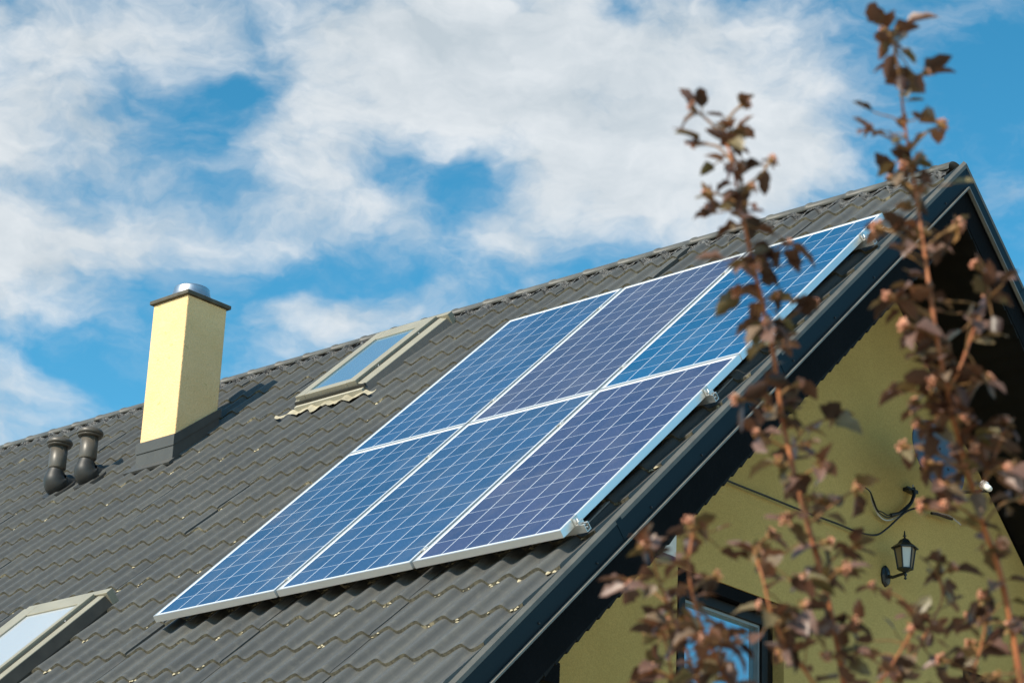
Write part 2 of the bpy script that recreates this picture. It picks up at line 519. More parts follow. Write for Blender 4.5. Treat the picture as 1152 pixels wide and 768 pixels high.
# --- verge: metal flashing over a dark board, lapped soffit boards underneath
T0, T1, BB = -.128, -.248, -.425
def b_at_ridge(o): return (YR + o*sT)/cT
for xv, sgn in ((XV, 1), (XL, -1)):
    for fn in (rp, fp):
        mb = MB()
        def strip(o0, o1, x0, x1, mi, b0=B_EAVE-.06):
            "bar along the slope, mitred at the ridge"
            xa, xb = sorted((x0, x1))
            P = []
            for o_ in (o0, o1):
                P += [fn(xa, b0, o_), fn(xb, b0, o_), fn(xb, b_at_ridge(o_)-.0015, o_), fn(xa, b_at_ridge(o_)-.0015, o_)]
            if fn is fp: P = [P[3],P[2],P[1],P[0],P[7],P[6],P[5],P[4]]
            mb.box8(P, mi)
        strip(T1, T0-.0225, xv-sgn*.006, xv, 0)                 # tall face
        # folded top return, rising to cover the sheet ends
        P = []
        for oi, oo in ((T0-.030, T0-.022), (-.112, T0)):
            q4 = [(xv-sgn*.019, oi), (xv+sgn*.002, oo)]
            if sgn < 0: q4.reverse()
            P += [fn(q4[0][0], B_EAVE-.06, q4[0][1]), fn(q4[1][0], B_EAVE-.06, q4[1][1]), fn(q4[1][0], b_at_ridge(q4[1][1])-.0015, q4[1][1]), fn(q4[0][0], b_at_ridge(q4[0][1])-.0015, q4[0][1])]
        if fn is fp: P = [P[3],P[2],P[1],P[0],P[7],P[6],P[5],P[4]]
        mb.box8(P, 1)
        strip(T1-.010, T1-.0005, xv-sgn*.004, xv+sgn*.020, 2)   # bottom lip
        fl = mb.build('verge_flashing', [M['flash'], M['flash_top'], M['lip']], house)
        if sgn > 0:
            b_ = -2.2
            while b_ < 4.9:
                c = fn(xv+.001, b_, T1+.028); sb = MB(); sb.lathe(c, [(.007, 0), (.007, .003), (.004, .005)], 8, axis=Vector((sgn, 0, 0))); b_ += .56
                sb.build('screw', M['iron'], fl)
            for b_ in (-1.55, .30, 2.15, 4.0):
                P = [fn(xv, b_, T1), fn(xv+.0025, b_, T1), fn(xv+.0025, b_+.05, T1), fn(xv, b_+.05, T1), fn(xv, b_, T0-.006), fn(xv+.0025, b_, T0-.006), fn(xv+.0025, b_+.05, T0-.006), fn(xv, b_+.05, T0-.006)]
                if fn is fp: P = [P[3],P[2],P[1],P[0],P[7],P[6],P[5],P[4]]
                jb = MB(); jb.box8(P); jb.build('lap_joint', M['flash'], fl)
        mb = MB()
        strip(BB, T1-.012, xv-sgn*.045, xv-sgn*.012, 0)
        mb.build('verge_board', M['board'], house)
        # lapped boards
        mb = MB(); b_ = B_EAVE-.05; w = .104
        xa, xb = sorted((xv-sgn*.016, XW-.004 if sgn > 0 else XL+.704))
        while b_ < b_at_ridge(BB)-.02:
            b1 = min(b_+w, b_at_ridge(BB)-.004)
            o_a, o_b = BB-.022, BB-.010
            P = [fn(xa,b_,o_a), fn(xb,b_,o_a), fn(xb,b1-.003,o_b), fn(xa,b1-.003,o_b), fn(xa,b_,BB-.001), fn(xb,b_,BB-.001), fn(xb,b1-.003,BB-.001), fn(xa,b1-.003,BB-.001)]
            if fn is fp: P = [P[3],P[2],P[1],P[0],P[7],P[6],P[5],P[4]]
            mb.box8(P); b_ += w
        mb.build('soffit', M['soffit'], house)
# beam carrying the overhang
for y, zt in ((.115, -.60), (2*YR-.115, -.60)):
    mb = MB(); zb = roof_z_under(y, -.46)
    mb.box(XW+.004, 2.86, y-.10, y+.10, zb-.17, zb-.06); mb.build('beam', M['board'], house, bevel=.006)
# eaves: gutters
for fn, sg in ((rp, -1), (fp, 1)):
    c = fn(0, B_EAVE-.03, -.19); mb = MB(); V = []; F = []
    for i, x in enumerate((XL+.03, XV-.03)):
        for j in range(11):
            t_ = math.pi*j/10; V.append((x, c.y + sg*.05 + math.cos(t_)*.075, c.z - math.sin(t_)*.075))
    for j in range(10): F.append((j, j+1, 11+j+1, 11+j))
    mb.mesh(V, F); g = mb.build('gutter', M['flash'], house); q = g.modifiers.new('t', 'SOLIDIFY'); q.thickness = .004
    # fascia and flat eave soffit
    mb = MB(); y = fn(0, B_EAVE, -.16).y
    ya, yb = sorted((y - sg*.02, y - sg*.045))
    mb.box(XL+.06, XV-.06, ya, yb, c.z-.18, c.z+.0); mb.build('fascia', M['board'], house)

# --- chimney
CX0, CX1, CY0, CY1 = -3.312, -2.912, 2.392, 2.785
z_roof = lambda y, o=O_MID: ((y + o*sT)/cT)*sT + o*cT + ZO
ct = 3.442 + ZO
mb = MB(); mb.box(CX0, CX1, CY0, CY1, z_roof(CY0)-.25, ct)
ch = mb.build('chimney', M['chim'], house, bevel=.008)
mb = MB(); q = .024
mb.box(CX0-q, CX1+q, CY0-q, CY1+q, ct+.001, ct+.032); mb.build('chimney_slab', M['chimcap'], ch, bevel=.005)
mb = MB(); c = ((CX0+CX1)/2, (CY0+CY1)/2, ct+.034)
mb.lathe(c, [(.172, 0), (.172, .012), (.160, .022), (.138, .098), (.138, .110), (.131, .117), (.126, .113), (.120, .06), (.02, .05)], 36)
mb.build('flue_cowl', M['zinc'], ch)
mb = MB(); e = .012
# upstand round the stack, stepped with the slope, in two lapped courses
for (h0, h1, k0, k1, ee) in ((-.20, .125, -.20, .095, e), (.122, .205, .092, .160, e+.007)):
    mb.box8([Vector(p) for p in ((CX0-ee, CY0-ee, z_roof(CY0)+h0), (CX1+ee, CY0-ee, z_roof(CY0)+h0), (CX1+ee, CY1+ee, z_roof(CY1)+k0), (CX0-ee, CY1+ee, z_roof(CY1)+k0),
                                 (CX0-ee, CY0-ee, z_roof(CY0)+h1), (CX1+ee, CY0-ee, z_roof(CY0)+h1), (CX1+ee, CY1+ee, z_roof(CY1)+k1), (CX0-ee, CY1+ee, z_roof(CY1)+k1))])
bf = (CY0+O_MID*sT)/cT
mb.rbox(CX0-.06, CX1+.06, bf-.085, bf-.012, O_MID+.010, O_MID+.030)
mb.rbox(CX0-.085, CX0-.014, bf-.06, bf+.62, O_MID+.012, O_MID+.026)
mb.build('chimney_flashing', M['chimflash'], ch)

# --- roof windows
def roof_window(a0, a1, b0, b1, glass, gm, top, drop, apron=True):
    o = top
    mb = MB()
    # outer frame with cover strips
    mb.rbox(a0-.018, a0+.030, b0-.004, b1, O_MID, o-.030); 
    mb.box8([rp(a1+.022, b0-.010, O_MID), rp(a1+.080, b0-.010, O_MID), rp(a1+.080, b1, O_MID), rp(a1+.022, b1, O_MID),
             rp(a1+.022, b0-.010, o-.022), rp(a1+.080, b0-.010, o-.024-drop), rp(a1+.080, b1, o-.024-drop), rp(a1+.022, b1, o-.022)])
    mb.rbox(a0+.031, a1+.021, b0+.01, b0+.055, O_MID, o-.034); mb.rbox(a0-.018, a1+.105, b1+.002, b1+.06, O_MID, o-.012)
    w = mb.build('skylight', M['skyframe'], house, bevel=.004)
    sf = MB()
    sf.box8([rp(a1+.081, b0-.03, O_MID), rp(a1+.105, b0-.03, O_MID), rp(a1+.105, b1+.04, O_MID), rp(a1+.081, b1+.04, O_MID),
             rp(a1+.081, b0-.03, o-.030-drop), rp(a1+.105, b0-.03, O_MID+.018), rp(a1+.105, b1+.04, O_MID+.018), rp(a1+.081, b1+.04, o-.030-drop)])
    sf.build('side_flashing', M['roof'] if drop > .01 else M['skydark'], w)
    g0, g1, h0, h1 = glass
    s = MB()
    s.rbox(a0, g0, b0, b1, o-.050, o); s.rbox(g1, a1, b0, b1, o-.050, o)
    s.rbox(g0, g1, b0, h0, o-.050, o-.002); s.rbox(g0, g1, h1, b1, o-.050, o-.001)
    s.build('sash', M['skyframe'], w, bevel=.004)
    d = MB()
    d.rbox(a1+.002, a1+.0205, b0+.03, b1-.002, o-.08, o-.022); d.rbox(a0-.004, a1+.090, b0-.030, b0-.011, o-.054, o-.034)
    d.build('weather_seal', M['skydark'], w)
    for x in (.25, .75):
        bd = MB(); bd.lathe(rp(a1+.011, b0+(b1-b0)*x, o-.0215), [(.006, 0), (.005, .004)], 8, axis=rp(0,0,1)-rp(0,0,0))
        bd.build('screw', M['zinc'], w)
    p = MB(); p.rbox(g0+.001, g1-.001, h0+.001, h1-.001, o-.022, o-.012); p.build('pane', gm, w)
    if apron:
        m2 = MB(); m2.rbox(a0+.004, a1+.075, b0-.062, b0-.030, O_MID+.016, o-.058)
        m2.build('front_plate', M['platebeige'], w)
        # the soft apron follows the waves below the plate
        n = 90; V = []; F = []
        for i in range(n+1):
            a = a0-.19 + (a1+.22-a0+.19)*i/n
            edge = max(0, min(1, min((a-(a0-.19))/.19, (a1+.22-a)/.13)))
            lowb = b0-.085 - .036*edge - .010*math.sin(a*19+.5) - .008*math.sin(a*47+1) - .006*math.sin(a*113)
            highb = max(lowb+.006, b0-.060 - .012*(1-edge))
            for j in range(5):
                f = j/4
                V.append(rp(a, lowb + (highb-lowb)*f, O_MID + wave(a)*.6 + .031 + .005*f + .003*math.sin(a*57)))
        for i in range(n):
            for j in range(4): F.append((i*5+j, (i+1)*5+j, (i+1)*5+j+1, i*5+j+1))
        m3 = MB(); m3.mesh(V, F); m3.build('apron', M['apron'], w)
    return w
roof_window(-1.815, -1.200, 3.540, 4.610, (-1.722, -1.292, 3.612, 4.468), M['roofglass'], .0, .016)
roof_window(-1.775, -1.085, -.62, .56, (-1.640, -1.125, -.53, .452), M['paleglass'], .0, .004)

# --- vent pipes with swivel elbows
for px, yv, top in ((-3.929, 2.39, 2.555), (-4.262, 2.36, 2.530)):
    zt = top + ZO; zr_ = z_roof(yv)
    nrm = (rp(0,0,1)-rp(0,0,0)).normalized()
    v = MB()
    v.lathe((px, yv, zt), [(.054, -.32), (.054, -.243), (.066, -.240), (.069, -.232), (.069, -.052)], 26)
    vp = v.build('vent_pipe', M['vent'], house)
    e = MB(); pts = []; rad = []
    P0 = Vector((px, yv+.135, z_roof(yv+.135)-.03)); P1 = Vector((px, yv-.045, zr_+.045)); P2 = Vector((px, yv, zt-.262))
    for i in range(17):
        f = i/16
        pts.append(P0*(1-f)**2 + P1*2*f*(1-f) + P2*f*f); rad.append(.097 - .033*max(0, f-.55)/.45 + (.0035 if i % 4 == 0 else 0))
    e.tube(pts, rad, 28)
    foot = Vector((px, yv+.05, z_roof(yv+.05))); e.tube([foot-nrm*.03, foot+nrm*.018], [.150, .140], 26)
    e.build('elbow', M['rubber'], vp)
    c = MB(); c.lathe((px, yv, zt-.062), [(.066, 0), (.090, .002), (.094, .010), (.094, .013), (.070, .016), (.070, .020), (.098, .020), (.103, .028), (.100, .046), (.086, .062), (.05, .070), (.01, .072)], 32)
    c.build('rain_cowl', M['vent'], vp)

# ------------------------------------------------------------------ solar panels
PW, PH, GX, GY = .992, 1.956, .020, .008
mats = {k: cell_mat('cells_'+k, *v) for k, v in {
    'a': ((.016,.055,.128), (.030,.084,.185)), 'b': ((.036,.050,.105), (.056,.070,.135)), 'c': ((.006,.066,.155), (.012,.092,.215)),
    'd': ((.017,.055,.128), (.030,.080,.172)), 'e': ((.018,.056,.128), (.034,.082,.178)), 'f': ((.026,.043,.105), (.052,.066,.140))}.items()}
labels = {
 (0,1): ('a', 'blue solar panel just below the ridge, the nearest one to the glazed roof window'),
 (1,1): ('b', 'purplish solar panel just below the ridge, between a blue and an azure panel'),
 (2,1): ('c', 'bright azure solar panel just below the ridge, crossed by a shrub stem near the verge'),
 (0,0): ('d', 'blue solar panel nearest the eaves, with open wavy roof all along its long side'),
 (1,0): ('e', 'blue solar panel nearest the eaves, between another blue panel and a purplish one'),
 (2,0): ('f', 'dark purplish solar panel nearest the eaves, beside the dark verge flashing')}
for (i, j), (k, lab) in labels.items():
    a0 = i*(PW+GX); b0 = j*(PH+GY)
    t_ = thing('solar_panel', rp(a0+PW/2, b0, -.04), lab, 'solar panel', 'solar panels on the roof')
    rim = .0115; mb = MB()
    for (p, q, r, s_) in ((a0, a0+rim, b0, b0+PH), (a0+PW-rim, a0+PW, b0, b0+PH), (a0+rim, a0+PW-rim, b0, b0+rim), (a0+rim, a0+PW-rim, b0+PH-rim, b0+PH)):
        mb.rbox(p, q, r, s_, -.040, 0)
    mb.build('frame', M['alu'], t_)
    mb = MB()
    x0, x1, y0, y1 = a0+rim, a0+PW-rim, b0+rim, b0+PH-rim
    ms = .012; cu = (x1-x0-2*ms)/6; cv = (y1-y0-2*.016)/12
    U = lambda a, b: ((a-x0-ms)/cu, (b-y0-.016)/cv)
    mb.face([rp(x0,y0,-.003), rp(x1,y0,-.003), rp(x1,y1,-.003), rp(x0,y1,-.003)], uv=[U(x0,y0), U(x1,y0), U(x1,y1), U(x0,y1)])
    mb.face([rp(x0,y0,-.010), rp(x0,y1,-.010), rp(x1,y1,-.010), rp(x1,y0,-.010)], uv=[(-1,-1)]*4)
    mb.build('cells', mats[k], t_)
# rails
RL = [(.130, 'aluminium mounting rail under the lowest edge of the lower solar panels', 3.072), (1.540, 'aluminium mounting rail under the upper part of the lower solar panels', 3.062),
      (2.270, 'aluminium mounting rail under the lower part of the upper solar panels', 3.055), (3.600, 'aluminium mounting rail under the top of the upper solar panels', 3.085)]
for bR, lab, aE in RL:
    t_ = thing('mounting_rail', rp(1.5, bR, -.08), lab, 'mounting rail', 'rails carrying the solar panels')
    mb = MB(); w = .019; o0, o1, th = -.082, -.0405, .004
    mb.rbox(.03, aE, bR-w, bR-w+th, o0, o1); mb.rbox(.03, aE, bR+w-th, bR+w, o0, o1)
    mb.rbox(.03, aE, bR-w+th, bR+w-th, o0, o0+th); mb.rbox(.03, aE, bR-w+th, bR-.006, o1-th, o1); mb.rbox(.03, aE, bR+.006, bR+w-th, o1-th, o1)
    mb.rbox(.03, aE-.002, bR-.006, bR+.006, o0+.018, o0+.022)
    rail = mb.build('rail', M['rail'], t_)
    mb = MB(); x = 3*PW+2*GX
    mb.rbox(x+.0015, x+.006, bR-.022, bR+.022, -.040, .000); mb.rbox(x-.008, x+.006, bR-.022, bR+.022, .0006, .0045)
    mb.rbox(x+.006, x+.030, bR-.022, bR+.022, -.040, -.035); mb.rbox(x+.026, x+.030, bR-.022, bR+.022, -.035, -.020)
    mb.lathe(rp(x+.016, bR, -.034), [(.0085, 0), (.0085, .009), (.005, .011), (.005, .026)], 6, axis=rp(0,0,1)-rp(0,0,0))
    mb.build('end_clamp', M['rail'], t_)
    for i in (0, 1):
        xm = PW + i*(PW+GX) + GX/2
        mb = MB(); mb.rbox(xm-.019, xm+.019, bR-.02, bR+.02, .0006, .004); mb.rbox(xm-.006, xm+.006, bR-.02, bR+.02, -.04, .0005)
        mb.lathe(rp(xm, bR, .004), [(.006, 0), (.006, .004), (.004, .005)], 8, axis=rp(0,0,1)-rp(0,0,0))
        mb.build('mid_clamp', M['rail'], t_)
    for ah in (.20, .98, 1.76, 2.50, 2.95):
        mb = MB()
        mb.rbox(ah-.015, ah+.015, bR+.021, bR+.026, O_MID+.020, -.045); mb.rbox(ah-.015, ah+.015, bR+.021, bR+.36, O_MID+.016, O_MID+.021)
        mb.build('roof_hook', M['rail'], t_)

# ------------------------------------------------------------------ wall lantern
LX, LY = 2.556, 3.741
lan = thing('wall_lantern', (XW, LY, .738+ZO), 'black six sided outdoor lantern on a bracket fixed to the ochre gable wall', 'wall lamp')
mb = MB(); ax = Vector((1,0,0))
mb.lathe((XW+.001, LY, .738+ZO), [(.062, 0), (.062, .010), (.050, .022), (.020, .030)], 8, axis=ax, flat=True)
# the plate is taller than wide
V2 = []
for v in mb.v: V2.append((v[0], LY + (v[1]-LY)*.72, .738+ZO + (v[2]-.738-ZO)*1.12))
mb.v = V2
mb.build('wall_plate', M['iron'], lan)
mb = MB(); z = .735+ZO
mb.tube([(XW+.024, LY, z), (XW+.06, LY, z-.012), (XW+.11, LY, z-.004), (LX, LY, z)], [.013, .010, .009, .009], 10)
mb.lathe((LX, LY, z-.040), [(.004, 0), (.010, .008), (.004, .016), (.007, .022), (.012, .030), (.007, .040), (.007, .062), (.016, .064)], 12)
mb.build('arm', M['iron'], lan)
zb, zt = .762+ZO, .895+ZO; rb, rt = .046, .066
mb = MB(); mb.lathe((LX, LY, zb-.022), [(.014, 0), (.030, .010), (rb+.006, .018), (rb+.006, .024)], 6, flat=True)
mb.build('lamp_base', M['iron'], lan)
mb = MB(); mb.lathe((LX, LY, zt), [(rt+.020, -.006), (rt+.020, .0), (.045, .028), (.030, .050), (.014, .058), (.010, .062)], 6, flat=True)
cg = mb.build('lamp_roof', M['iron'], lan)
mb = MB(); mb.lathe((LX, LY, zt+.060), [(.006, 0), (.006, .012), (.013, .017), (.006, .022), (.004, .045), (.002, .050)], 10); mb.build('finial', M['iron'], cg)
axz = Vector((0,0,1)); u = axz.orthogonal().normalized(); w_ = axz.cross(u)
corner = lambda r, k, z: Vector((LX, LY, z)) + (u*math.cos(k*math.pi/3) + w_*math.sin(k*math.pi/3))*r
mb = MB()
for k in range(6): mb.tube([corner(rb, k, zb), corner(rt, k, zt-.004)], .0048, 6)
mb.build('glazing_bars', M['iron'], lan)
mb = MB()
for k in range(6):
    mb.face([corner(rb-.004, k, zb), corner(rb-.004, k+1, zb), corner(rt-.004, k+1, zt-.006), corner(rt-.004, k, zt-.006)], 0 if k % 2 == 0 else 1)
mb.build('lamp_glass', [M['lampglass'], M['lampglass2']], lan)

# ------------------------------------------------------------------ satellite dish
D = Vector((2.78, 3.757, 1.435+ZO))
dish = thing('satellite_dish', (XW, D.y+.0, D.z-.12), 'dark satellite dish on a bracket below the dark gable overhang', 'satellite dish')
axis = Vector((.95, -.06, .22)).normalized()
mb = MB(); prof = []
Rd = .245
for i in range(9):
    r = Rd*i/8; prof.append((r, .055*(r/Rd)**2))
back = [(Rd+.006, .055), (Rd+.006, .048)] + [(r, h-.010) for r, h in reversed(prof[:-1])]
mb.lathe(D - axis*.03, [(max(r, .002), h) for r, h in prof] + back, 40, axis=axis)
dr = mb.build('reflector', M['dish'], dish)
u = axis.orthogonal().normalized(); w_ = axis.cross(u)
for k in range(6):
    t_ = k*math.pi/3; mb = MB(); mb.lathe(D - axis*.03 + (u*math.cos(t_)+w_*math.sin(t_))*.14 + axis*.019, [(.007, 0), (.006, .004)], 8, axis=axis)
    mb.build('bolt', M['iron'], dr)
mb = MB()
t_ = (XW+.01-CAM.x)/ray(1063, 520).x; q = at(1063, 520, t_)
mb.box(XW+.001, XW+.012, q.y-.05, q.y+.05, q.z-.09, q.z+.09)
mb.tube([(XW+.012, q.y, q.z), (XW+.14, q.y, q.z), (XW+.24, D.y+.06, D.z-.02), (D.x-.05, D.y, D.z)], .019, 12)
mb.build('wall_bracket', M['iron'], dish)
dn = (Vector((0,0,-1)) - axis*Vector((0,0,-1)).dot(axis)).normalized()
Lp = Vector(at(1109, 547, 1)); 
# the receiver sits in the overhang's sunlit edge, out on its arm
tt = (3.24-CAM.x)/ray(1109, 547).x; LNB = at(1109, 547, tt)
mb = MB(); st = D + dn*.26 - axis*.0
mb.tube([st - axis*.05, st + axis*.05, LNB - axis*.0 + dn*.03], [.012, .011, .010], 10); mb.build('feed_arm', M['iron'], dish)
mb = MB(); la = (D + axis*.02 - LNB).normalized()
mb.lathe(LNB - la*.03, [(.016, -.02), (.020, .0), (.020, .035), (.030, .040), (.030, .062), (.020, .066)], 18, axis=la)
mb.build('receiver', M['white'], dish)

# ------------------------------------------------------------------ cables
def wallpt(px, py, d=.012):
    t_ = (XW+d-CAM.x)/ray(px, py).x; return at(px, py, t_)
def smooth(pts, n=6):
    out = []
    for i in range(len(pts)-1):
        p0, p1, p2, p3 = pts[max(i-1, 0)], pts[i], pts[i+1], pts[min(i+2, len(pts)-1)]
        for k in range(n):
            t_ = k/n
            out.append(.5*((2*p1) + (p2-p0)*t_ + (2*p0-5*p1+4*p2-p3)*t_*t_ + (3*p1-p0-3*p2+p3)*t_**3))
    return out + [pts[-1]]
mb = MB()
mb.tube(smooth([wallpt(x, y, d) for x, y, d in ((800,531,.03), (820,541,.03), (860,557,.03), (907,576,.03), (940,588,.03), (965,598,.03), (985,601.5,.03), (998,594,.04), (1010,583,.05), (1020,575,.07), (1032,571,.1), (1046,570,.14), (1060,575,.16))]), .0065, 8)
tag(mb.build('cable', M['cable']), 'black cable sagging across the ochre wall above the lantern', 'cable')
mb = MB()
for j, (dx, dy) in enumerate(((0, 0), (2, -3), (3.5, -5.5))):
    mb.tube(smooth([wallpt(x+dx*.6*(1 if 980 < x < 1020 else 0), y+dy*(1 if 985 < x < 1020 else 0), .03+.01*j) for x, y in ((1027,545), (1027,556), (1024,565), (1017,575), (1008,582), (998,585), (990,581), (985,573), (981,563), (979,553), (973,548))][j:]), .0042 + .001*(j == 0), 6, mi=0 if j == 0 else 1)
mb.tube(smooth([wallpt(x, y, .05) for x, y in ((1028,548), (1028,558), (1023,568), (1014,576), (1002,579))]), .011, 8, mi=1)
tag(mb.build('cable_loop', [M['cablegrey'], M['cable']]), 'loop of grey and black cables hanging beside the satellite dish bracket', 'cable')
mb = MB()
mb.tube(smooth([wallpt(x, y, .04) for x, y in ((1048,576), (1058,577.5), (1068,580), (1076,586), (1081,590))]), .0055, 6, mi=0)
mb.tube(smooth([wallpt(x, y, .05) for x, y in ((1048,577), (1056,578.5), (1066,582), (1071,583.5))]), .010, 6, mi=1)
tag(mb.build('cable', [M['cablegrey'], M['cable']]), 'short grey cable running on past the satellite dish along the gable wall', 'cable')
mb = MB(); p = wallpt(1025.5, 551.5, .03)
mb.box(XW+.001, XW+.045, p.y-.055, p.y+.055, p.z-.011, p.z+.011); mb.box(XW+.045, XW+.055, p.y-.085, p.y+.02, p.z-.004, p.z+.004)
tag(mb.build('cable_clip', M['iron']), 'black clip holding cables to the ochre wall beside the satellite dish', 'cable clip')

# a small two-tone plate on the wall by the verge
pl = thing('wall_plate', (XW, 1.60, .40+ZO), 'small pale and plum coloured plate on the wall against the barge board', 'wall plate')
def wy(px, py): q = wallpt(px, py, .02); return q.y, q.z
mb = MB(); y1, z1 = wy(761, 606); _, zs = wy(752, 623); _, z0 = wy(762, 634)
mb.box(XW+.001, XW+.02, y1-.26, y1, zs, z1+.03); 
mb.build('upper_field', M['white'], pl)
mb = MB(); mb.box(XW+.001, XW+.022, y1-.26, y1, z0, zs-.002); mb.build('lower_field', M['purple'], pl)

# ------------------------------------------------------------------ shrub in the foreground
t = NT('bud_skin'); t.set(Base_Color=t.ramp(t.noise(150, 3), [(.3, (.40,.13,.075)), (.5, (.62,.27,.16)), (.72, (.74,.42,.27))]), Roughness=.7).bump(t.noise(400, 2), .5, .002)
M['bud'] = t.m
t = NT('shrub_leaf')
tn = t.node('ShaderNodeAttribute', attribute_name='tint').outputs['Fac']
geo = t.node('ShaderNodeNewGeometry')
top = t.ramp(tn, [(.0, (.030,.013,.008)), (.35, (.066,.026,.015)), (.62, (.125,.050,.026)), (.8, (.21,.088,.045)), (.92, (.12,.095,.032)), (1, (.17,.135,.045))])
und = t.ramp(tn, [(.0, (.15,.080,.060)), (.6, (.23,.135,.105)), (1, (.21,.18,.08))])
col = t.mix(geo.outputs['Backfacing'], top, und)
col = t.mix(t.mr(t.noise(90, 3), .4, .8, 0, .35), col, (.06,.03,.02))
t.set(Base_Color=col, Roughness=.42); t.b.inputs['Specular IOR Level'].default_value = .5
tr = t.node('ShaderNodeBsdfTranslucent'); t.l.new(t.mix(.5, col, (.16,.07,.03)), tr.inputs['Color'])
ms = t.node('ShaderNodeMixShader'); ms.inputs[0].default_value = .28
out = t.n['Material Output']; t.l.new(t.b.outputs[0], ms.inputs[1]); t.l.new(tr.outputs[0], ms.inputs[2]); t.l.new(ms.outputs[0], out.inputs['Surface'])
M['leaf'] = t.m
M['stem'] = mottled('reddish_bark', (.26,.080,.030), (.46,.17,.065), 25, .55, .3, .2, 200)
M['twig'] = mottled('olive_red_twig', (.16,.075,.03), (.28,.15,.05), 30, .55, .3, .1, 200)

DS = 3.15
def leaf(mb, base, direction, up, L, tint, rnd, wide=.75):
    "lobed, folded along the midrib and curled; six stations either side of it"
    d = direction.normalized(); n = (up - d*up.dot(d))
    if n.length < 1e-3: n = d.orthogonal()
    n.normalize(); s_ = d.cross(n)
    prof = [(0, .05), (.10, .30), (.24, .50), (.38, .44), (.50, .36), (.64, .40), (.78, .24), (.90, .12), (1, 0)]
    fold = rnd.uniform(.15, .75); curl = rnd.uniform(-.2, .95); tw = rnd.uniform(-.5, .5); asym = rnd.uniform(.8, 1.2)
    V = []; F = []
    for x, w in prof:
        ang = curl*x
        c = base + d*(L*(math.sin(ang)/curl if abs(curl) > .05 else x)*1.0) - n*(L*((1-math.cos(ang))/curl if abs(curl) > .05 else 0))
        nn = n*math.cos(ang) + d*math.sin(ang)
        ss = s_*math.cos(tw*x) + nn*math.sin(tw*x); n2 = nn*math.cos(tw*x) - s_*math.sin(tw*x)
        W = w*L*wide*rnd.uniform(.88, 1.12)
        V += [c + ss*W*math.cos(fold)*asym + n2*W*math.sin(fold), c, c - ss*W*math.cos(fold)/asym + n2*W*math.sin(fold)]
    for i in range(len(prof)-1):
        j = i*3
        F += [(j, j+1, j+4, j+3), (j+1, j+2, j+5, j+4)]
    mb.mesh(V, F, 0, True, tint)
def bud(c, r, axis, rnd):
    "an uneven head of small round buds over an olive calyx with a few bracts"
    mb = MB(); axis = axis.normalized()
    u = axis.orthogonal().normalized(); w = axis.cross(u)
    sx, sy, sz = rnd.uniform(.75, 1.25), rnd.uniform(.7, 1.1), rnd.uniform(.7, 1.15)
    n = rnd.randint(9, 15); a0 = rnd.uniform(0, 6)
    for k in range(n):
        z = 1 - 1.15*(k+.5)/n; a = k*2.39996 + a0; q = math.sqrt(max(0, 1-z*z))
        d = (axis*z*sz + u*math.cos(a)*q*sx + w*math.sin(a)*q*sy)
        p = c + d*r*rnd.uniform(.55, 1.05); rr = r*rnd.uniform(.22, .42)
        e = d.normalized(); g = e.orthogonal().normalized(); h = e.cross(g)
        V = [p + e*rr] + [p + (g*math.cos(t_)+h*math.sin(t_))*rr for t_ in [i*math.pi/3 for i in range(6)]] + [p - e*rr]
        F = [(0, 1+i, 1+(i+1) % 6) for i in range(6)] + [(7, 1+(i+1) % 6, 1+i) for i in range(6)]
        mb.mesh(V, F, 0, True)
    mb.tube([c - axis*r*1.5, c - axis*r*.7, c + axis*r*.1], [.0012, r*.42, r*.62], 8, mi=1)
    for k in range(rnd.randint(2, 4)):
        a = rnd.uniform(0, 6.28); o_ = (u*math.cos(a) + w*math.sin(a) + axis*rnd.uniform(-.3, .8)).normalized()
        leaf(mb, c - axis*r*.5, o_, axis, r*rnd.uniform(1.3, 2.2), .5, rnd, .6)
        mb.mi[-16:] = [1]*16
    return mb

shrub = thing('shrub', (at(1000, 768, DS).x, at(1000, 768, DS).y, 0), 'tall purple leaved shrub with reddish stems and pink bud clusters in front of the house', 'shrub')
SB = Vector(shrub.location)
BR = [  # photo pixels of each stem from below upward, distance, lower / upper radius
 ('main', [(975,900), (955,800), (943,730), (928,660), (909,590), (893,530), (880,470), (872,410), (860,350), (848,300), (838,255), (830,215), (822,175), (812,150)], 3.10, .0062, .0018),
 ('main', [(1180,900), (1165,830), (1150,770), (1137,700), (1124,640), (1106,590), (1092,540), (1075,480), (1064,430), (1054,380), (1046,325), (1038,270), (1030,215), (1018,140), (1011,80), (1004,44)], 3.05, .0066, .0018),
 ('side', [(935,800), (910,760), (885,725), (868,690), (858,650), (850,626)], 3.0, .0034, .0015),
 ('side', [(860,860), (830,790), (808,745), (790,705), (778,665), (775,630), (780,594)], 3.02, .0040, .0015),
 ('side', [(820,850), (790,780), (768,720), (748,670), (737,638), (729,612)], 3.12, .0036, .0014),
 ('side', [(1000,860), (1003,800), (1018,760), (1040,715), (1060,672), (1052,640)], 3.18, .0034, .0014),
 ('side', [(960,810), (985,775), (1005,745), (1024,712), (1030,690)], 3.00, .0032, .0014),
 ('side', [(1075,830), (1090,780), (1098,748), (1106,716), (1110,690)], 3.10, .0032, .0014),
 ('side', [(1064,440), (1080,410), (1093,375), (1106,345), (1112,325)], 3.02, .0030, .0014),
 ('side', [(1098,560), (1112,530), (1122,505), (1131,478)], 3.00, .0028, .0014),
 ('side', [(800,880), (770,800), (758,770), (752,735), (745,705), (752,690)], 3.2, .0032, .0014),
]
